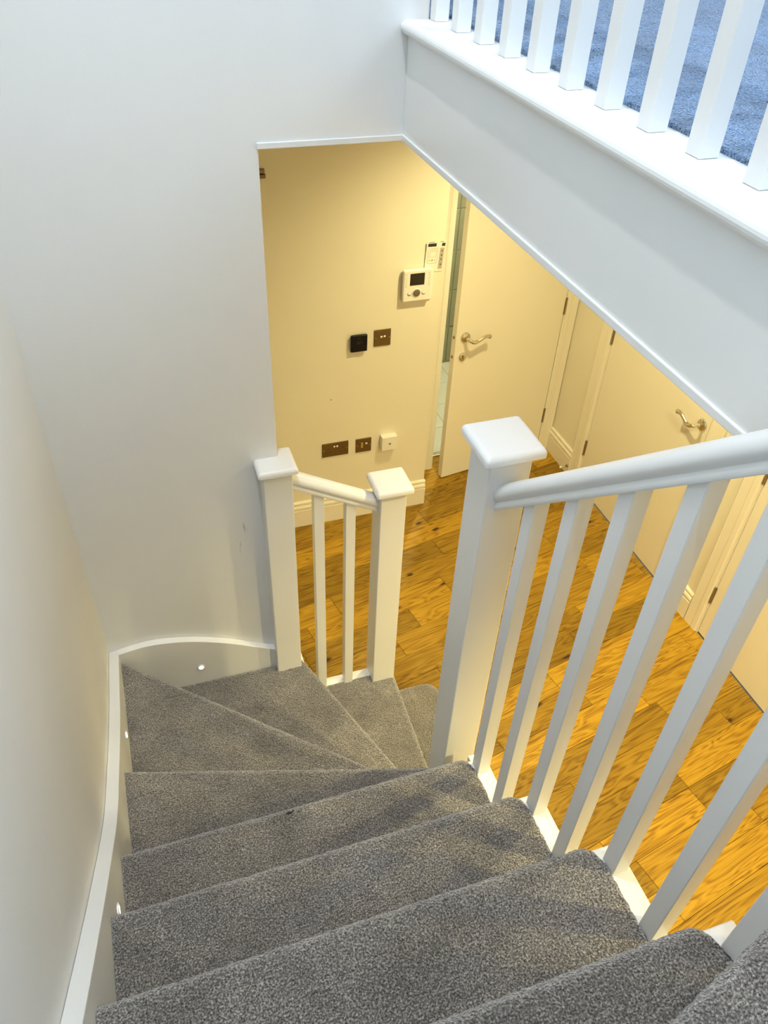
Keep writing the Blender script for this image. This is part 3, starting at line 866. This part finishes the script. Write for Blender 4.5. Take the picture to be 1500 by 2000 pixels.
# ------------------------------------------------------------------ balustrades
def newel(par, cx, cy, s, z0, z1, cap=0.120, capt=0.020):
    h = s / 2
    p = finish('newel_post', box(cx - h, cx + h, cy - h, cy + h, z0, z1 - capt, 0.003, 2), 'wood', par)
    c = cap / 2
    # cap: rounded-square slab with a bullnosed top edge
    b = bmesh.new(); rings = []
    rr = 0.012
    prof = [(0.0, z1 - capt), (0.0, z1 - rr)] + [(rr - rr * math.cos(t), z1 - rr + rr * math.sin(t)) for t in [math.pi / 2 * i / 6 for i in range(1, 7)]]
    for ins, z_ in prof:
        q = c - ins; cr = max(0.002, 0.007 - ins * 0.25)
        ring = []
        for sx, sy, a0 in ((1, 1, 0), (-1, 1, 90), (-1, -1, 180), (1, -1, 270)):
            for i in range(5):
                t = math.radians(a0 + 90 * i / 4)
                ring.append(b.verts.new((cx + sx * (q - cr) + cr * math.cos(t), cy + sy * (q - cr) + cr * math.sin(t), z_)))
        rings.append(ring)
    n_ = len(rings[0])
    for r0, r1 in zip(rings, rings[1:]):
        for i in range(n_): b.faces.new((r0[i], r0[(i + 1) % n_], r1[(i + 1) % n_], r1[i]))
    b.faces.new(rings[-1]); b.faces.new(rings[0][::-1])
    k = finish('newel_cap', b, 'wood', p, True)
    try: k.data.set_sharp_from_angle(angle=math.radians(50))
    except Exception: pass
    return p

RP = [(-0.0215, 0.0), (0.0215, 0.0), (0.0225, 0.0015), (0.0225, 0.0095), (0.0205, 0.0125), (0.0195, 0.0150), (0.0235, 0.0190), (0.0265, 0.0245), (0.0270, 0.0300), (0.0255, 0.0365), (0.0215, 0.0425), (0.0150, 0.0468),
      (0.0075, 0.0492), (0.0, 0.0500)]
RP = RP + [(-a, b_) for a, b_ in RP[::-1] if abs(a) > 1e-6 and b_ > 0.0] 
def rail(name, p0, p1, side, par, k=1.0):
    b = sweep(RP, [p0, p1], [(side, (0, 0, k))] * 2)
    o = finish(name, b, 'wood', par)
    me = o.data
    for f in me.polygons: f.use_smooth = len(f.vertices) == 4
    try: me.set_sharp_from_angle(angle=math.radians(40))
    except Exception: pass
    return o

BX = 0.8435
sb = thing('stair_balustrade', (BX, 0.11, 0.9), 'white balustrade running up beside the straight carpeted steps', 'balustrade')
newel(sb, BX, 0.113, 0.086, 0.0, 2.072, 0.122)
RZ = lambda y: 1.932 + 0.9235 * (0.0687 - y)
rail('handrail', (BX, 0.071, RZ(0.071)), (BX, -0.862, RZ(-0.862)), (1, 0, 0), sb, 1.26)
newel(sb, 0.905, -0.905, 0.086, 1.9, 3.62, 0.122)
for k in range(8):
    y0 = -0.0506 - 0.1118 * k
    y1 = y0 + 0.0315
    tz = RISE * (6 + k // 2) - 0.007
    # angled head meets the underside of the rail
    poly = [(y0, tz), (y1, tz), (y1, RZ(y1) + 0.004), (y0, RZ(y0) + 0.004)]
    finish('baluster', prism(poly, 'x', BX - 0.0155, BX + 0.0155, 0.0015, 1), 'wood', sb)

eb = thing('short_balustrade', (0.74, 0.885, 0.4), 'short white balustrade between two posts at the foot of the winders', 'balustrade')
newel(eb, 0.5555, 0.886, 0.086, 0.3, 1.512, 0.118)
newel(eb, 0.918, 0.886, 0.086, 0.0, 1.360, 0.122)
rail('handrail', (0.5985, 0.886, 1.4085), (0.875, 0.886, 1.2535), (0, -1, 0), eb, 1.10)
EZ = lambda x: 1.4085 + (1.2535 - 1.4085) * (x - 0.5985) / (0.875 - 0.5985)
for x0 in (0.666, 0.769):
    x1 = x0 + 0.0325
    poly = [(x0, 0.396), (x1, 0.396), (x1, EZ(x1) + 0.003), (x0, EZ(x0) + 0.003)]
    finish('baluster', prism(poly, 'y', 0.870, 0.902, 0.0015, 1), 'wood', eb)

lb = thing('landing_balustrade', (0.97, 0.3, ZL), 'white balustrade along the landing edge in front of daylight-tinted carpet', 'balustrade')
LY = [0.8658, 0.7472, 0.6330, 0.5195, 0.4060, 0.2890, 0.1728, 0.0550, -0.0620, -0.1790, -0.2960, -0.4130, -0.5300, -0.6470, -0.7640]
b0 = finish('baluster', box(0.9545, 0.9855, LY[0], LY[0] + 0.031, ZL, 3.475, 0.0015, 1), 'wood', lb)
for y in LY[1:]:
    clone(b0, (0, y - LY[0], 0))
rail('handrail', (0.97, YF - 0.002, 3.47), (0.97, -0.862, 3.47), (1, 0, 0), lb, 1.0)

# ------------------------------------------------------------------ wall fittings on the hall end wall
def plate_box(x0, x1, z0, z1, d, bev=0.002, seg=2):
    return box(x0, x1, YH - d, YH + 0.0002, z0, z1, bev, seg)
YP = YH
ic = thing('intercom', (1.513, YP, 1.25), 'white wall intercom with small dark screen and round dial', 'intercom')
finish('back_plate', box(1.466, 1.584, YP - 0.010, YP + 0.0002, 1.256, 1.395, 0.002, 2), 'plastic', ic)
IY = YP - 0.030
body = finish('body', box(1.4355, 1.5715, IY, YP - 0.008, 1.262, 1.412, 0.005, 3), 'plastic', ic)
finish('screen', box(1.466, 1.536, IY - 0.001, IY + 0.004, 1.340, 1.397, 0.0008, 1), 'screen', ic)
finish('dial_ring', lathe([(0.0175, 0), (0.0215, 0), (0.0215, 0.002), (0.0195, 0.003), (0.0175, 0.002)], (1.501, IY, 1.303), (0, -1, 0), 32), 'plastic', ic, True)
finish('dial', lathe([(0, 0), (0.0172, 0), (0.0172, 0.003), (0.0145, 0.005), (0.006, 0.0042), (0, 0.0042)], (1.501, IY, 1.303), (0, -1, 0), 32), 'knob', ic, True)
for x in (1.466, 1.536):
    rg = finish('button', lathe([(0, 0), (0.0102, 0), (0.0102, 0.001), (0.0092, 0.0018), (0.0085, 0.0010), (0, 0.0012)], (x, IY, 1.301), (0, -1, 0), 24), 'grey_plastic', ic, True)
    finish('button_cap', lathe([(0, 0), (0.0085, 0), (0.0080, 0.0022), (0, 0.0026)], (x, IY - 0.0003, 1.301), (0, -1, 0), 24), 'plastic', rg, True)
for i in range(7):
    zz = 1.335 + i * 0.0098
    finish('speaker_slot', box(1.4425, 1.4525, IY - 0.0004, IY + 0.001, zz, zz + 0.0022), 'grey_plastic', ic)
    finish('speaker_slot', box(1.5530, 1.5630, IY - 0.0004, IY + 0.001, zz, zz + 0.0022), 'grey_plastic', ic)

# folded instruction leaflet tucked behind the intercom
lf = thing('instruction_leaflet', (1.585, YP, 1.39), 'white instruction leaflet with dark header pinned above the intercom', 'leaflet')
LF0 = Vector((1.540, YP, 1.385))
def leaf_box(a0, a1, c0, c1, d0, d1):
    """in leaflet axes: along, up, out; the sheet leans out a little at the top"""
    b = bmesh.new()
    v = []
    for a in (a0, a1):
        for d in (d0, d1):
            for c in (c0, c1):
                v.append(b.verts.new((LF0.x + a + c * 0.03, YP - 0.0015 - c * 0.055 - d, LF0.z + c - a * 0.02)))
    for f in ((0, 1, 3, 2), (4, 6, 7, 5), (0, 4, 5, 1), (2, 3, 7, 6), (0, 2, 6, 4), (1, 5, 7, 3)): b.faces.new([v[i] for i in f])
    bmesh.ops.recalc_face_normals(b, faces=b.faces[:])
    return b
sheet = finish('sheet', leaf_box(0, 0.090, 0, 0.142, 0, 0.0012), 'paper', lf)
for nm, a0, a1, c0, c1, mt in (('header_print', 0.006, 0.046, 0.120, 0.135, 'ink'), ('icon_print', 0.072, 0.088, 0.120, 0.134, 'ink'), ('top_print', 0.008, 0.036, 0.1395, 0.1415, 'ink'), ('top_print', 0.062, 0.080, 0.1395, 0.1415, 'ink'),
                               ('rule_print', 0.008, 0.060, 0.110, 0.1115, 'grey_ink'),
                               ('diagram_print', 0.010, 0.0115, 0.040, 0.104, 'grey_ink'), ('diagram_print', 0.0555, 0.057, 0.040, 0.104, 'grey_ink'), ('diagram_print', 0.010, 0.057, 0.1025, 0.104, 'grey_ink'), ('diagram_print', 0.010, 0.057, 0.040, 0.0415, 'grey_ink'),
                               ('diagram_print', 0.018, 0.050, 0.070, 0.0712, 'grey_ink'), ('diagram_print', 0.018, 0.0192, 0.070, 0.098, 'grey_ink'), ('diagram_print', 0.0488, 0.050, 0.070, 0.098, 'grey_ink'), ('diagram_print', 0.018, 0.050, 0.097, 0.0982, 'grey_ink'),
                               ('dial_print', 0.029, 0.038, 0.052, 0.060, 'grey_ink'), ('dial_print', 0.019, 0.024, 0.053, 0.058, 'grey_ink'), ('dial_print', 0.044, 0.049, 0.053, 0.058, 'grey_ink'),
                               ('column_print', 0.066, 0.086, 0.012, 0.112, 'grey_ink')):
    finish(nm, leaf_box(a0, a1, c0, c1, 0.0012, 0.0015), mt, sheet)
for c in (0.095, 0.074, 0.055, 0.030):
    finish('bullet_print', leaf_box(0.074, 0.079, c, c + 0.006, 0.0015, 0.0018), 'ink', sheet)

th = thing('thermostat', (1.2365, YP, 1.027), 'square black glass thermostat beside the upper light switch', 'thermostat')
finish('mount', box(1.2015, 1.2735, YP - 0.008, YP + 0.0002, 1.032, 1.112, 0.001, 1), 'black', th)
finish('face', box(1.1935, 1.2755, YP - 0.020, YP - 0.008, 1.030, 1.1165, 0.005, 3), 'black', th)
for a in ((1.226, 1.244, 1.1000, 1.1035), (1.226, 1.229, 1.070, 1.086), (1.2355, 1.2385, 1.070, 1.086), (1.246, 1.249, 1.076, 1.086)):
    finish('display_mark', box(a[0], a[1], YP - 0.0203, YP - 0.0195, a[2], a[3]), 'dark', th)

def bronze_plate(name, x0, x1, z0, z1, label, cat):
    t = thing(name, ((x0 + x1) / 2, YP, z0), label, cat)
    finish('plate', plate_box(x0, x1, z0, z1, 0.0055, 0.0022, 2), 'plate', t)
    for x in (x0 + 0.008, x1 - 0.008):
        finish('screw', lathe([(0, 0), (0.0028, 0), (0.0022, 0.0012), (0, 0.0014)], (x, YP - 0.0053, (z0 + z1) / 2), (0, -1, 0), 12), 'chrome', t, True)
    return t
def rocker(t, x, z, w=0.010, h=0.014, mt='rocker'):
    s = finish('rocker_surround', box(x - w * .62, x + w * .62, YP - 0.0062, YP - 0.005, z - h * .75, z + h * .75, 0.0004, 1), 'dark', t)
    b = bmesh.new()
    box(x - w / 2, x + w / 2, YP - 0.0085, YP - 0.006, z - h / 2, z + h / 2, 0.0008, 1, bm=b)
    finish('rocker', b, mt, t)
sw = bronze_plate('light_switch', 1.3125, 1.3955, 1.0385, 1.1245, 'bronze double light switch plate to the right of black thermostat', 'switch')
rocker(sw, 1.3475, 1.0885, 0.010, 0.009); rocker(sw, 1.3635, 1.0895, 0.010, 0.009)
so = bronze_plate('double_socket', 1.0515, 1.1915, 0.432, 0.516, 'wide bronze double power socket above the baseboard', 'socket')
rocker(so, 1.115, 0.494, 0.009, 0.010); rocker(so, 1.130, 0.494, 0.009, 0.010)
for cx in (1.083, 1.160):
    for dx, dz, w_, h_ in ((0, 0.012, 0.004, 0.008), (-0.011, -0.010, 0.0065, 0.004), (0.011, -0.010, 0.0065, 0.004)):
        finish('pin_slot', box(cx + dx - w_ / 2, cx + dx + w_ / 2, YP - 0.0058, YP - 0.005, 0.470 + dz - h_ / 2, 0.470 + dz + h_ / 2), 'dark', so)
fs = bronze_plate('fused_switch', 1.2315, 1.3155, 0.4285, 0.5135, 'small square bronze fused switch between wide socket and white box', 'switch')
rocker(fs, 1.2875, 0.482, 0.011, 0.009)
finish('fuse_holder', box(1.258, 1.270, YP - 0.0075, YP - 0.005, 0.456, 0.490, 0.001, 1), 'brass', fs)
pb = thing('telephone_box', (1.41, YP, 0.41), 'deep white square telephone socket box at right of the sockets', 'socket')
finish('housing', box(1.3640, 1.4480, YP - 0.036, YP + 0.0002, 0.4330, 0.5180, 0.003, 2), 'plastic', pb)
finish('port', box(1.400, 1.4145, YP - 0.0366, YP - 0.034, 0.470, 0.482), 'grey_plastic', pb)
finish('port_shutter', box(1.403, 1.4115, YP - 0.0372, YP - 0.035, 0.472, 0.477), 'dark', pb)
hk = thing('wall_bracket', (0.832, YP, 1.85), 'tiny dark metal bracket high on the hall wall by the opening edge', 'bracket')
finish('upper_leaf', box(0.815, 0.8375, YP - 0.010, YP + 0.0002, 1.866, 1.884, 0.003, 2), 'plate', hk)
finish('lower_leaf', box(0.815, 0.8405, YP - 0.012, YP + 0.0002, 1.848, 1.864, 0.003, 2), 'plate', hk)
# nail hole left in the wall
tag(finish('wall_nail', lathe([(0, 0), (0.003, 0), (0.0025, 0.002), (0, 0.0025)], (1.1023, YP, 0.7745), (0, -1, 0), 10), 'hinge'), 'tiny brown nail head in the bare middle of hall wall', 'nail')

# ------------------------------------------------------------------ lamps (recessed downlights)
def downlight(spec, zc, color, mat, label, spot=None, group=None):
    x, y, z_ = spec['loc']
    t = thing('downlight', (x, y, zc), label, 'downlight', group)
    finish('trim_ring', lathe([(0.036, 0), (0.047, 0), (0.046, 0.004), (0.038, 0.006), (0.036, 0.003)], (x, y, zc), (0, 0, -1), 32), 'rocker', t, True)
    finish('lens', lathe([(0, -0.001), (0.036, -0.001), (0.036, 0.0005), (0, 0.0005)], (x, y, zc), (0, 0, -1), 32), mat, t)
    l = bpy.data.lights.new('downlight_bulb', 'SPOT')
    l.energy = spec['power']; l.color = color
    l.shadow_soft_size = spec.get('size', 0.028)
    l.spot_size = spot or math.radians(150); l.spot_blend = spec.get('blend', 0.9)
    lo = bpy.data.objects.new('downlight_bulb', l); COL.objects.link(lo)
    lo.parent = t; lo.location = (0, 0, -0.012 - spec.get('size', 0.028))
    return t
for s_, lab in zip(STAIR_LAMPS, ('white recessed downlight in the ceiling above the straight steps', 'white recessed downlight in the ceiling above the stair top')):
    downlight(s_, ZT, STAIR_COLOR, 'lamp_w', lab, STAIR_CONE, 'white stairwell downlights')
for s_, lab in zip(HALL_LAMPS, ('warm downlight in hall ceiling before the bathroom door', 'warm downlight in the middle of the hall ceiling', 'warm downlight in hall ceiling nearest the stair top')):
    downlight(s_, ZC, HALL_COLOR, 'lamp_y', lab, math.radians(140), 'warm hall downlights')
downlight(dict(loc=(2.25, 3.15, ZC), power=BATH_POWER), ZC, BATH_COLOR, 'lamp_y', 'downlight in the bathroom ceiling', math.radians(165))
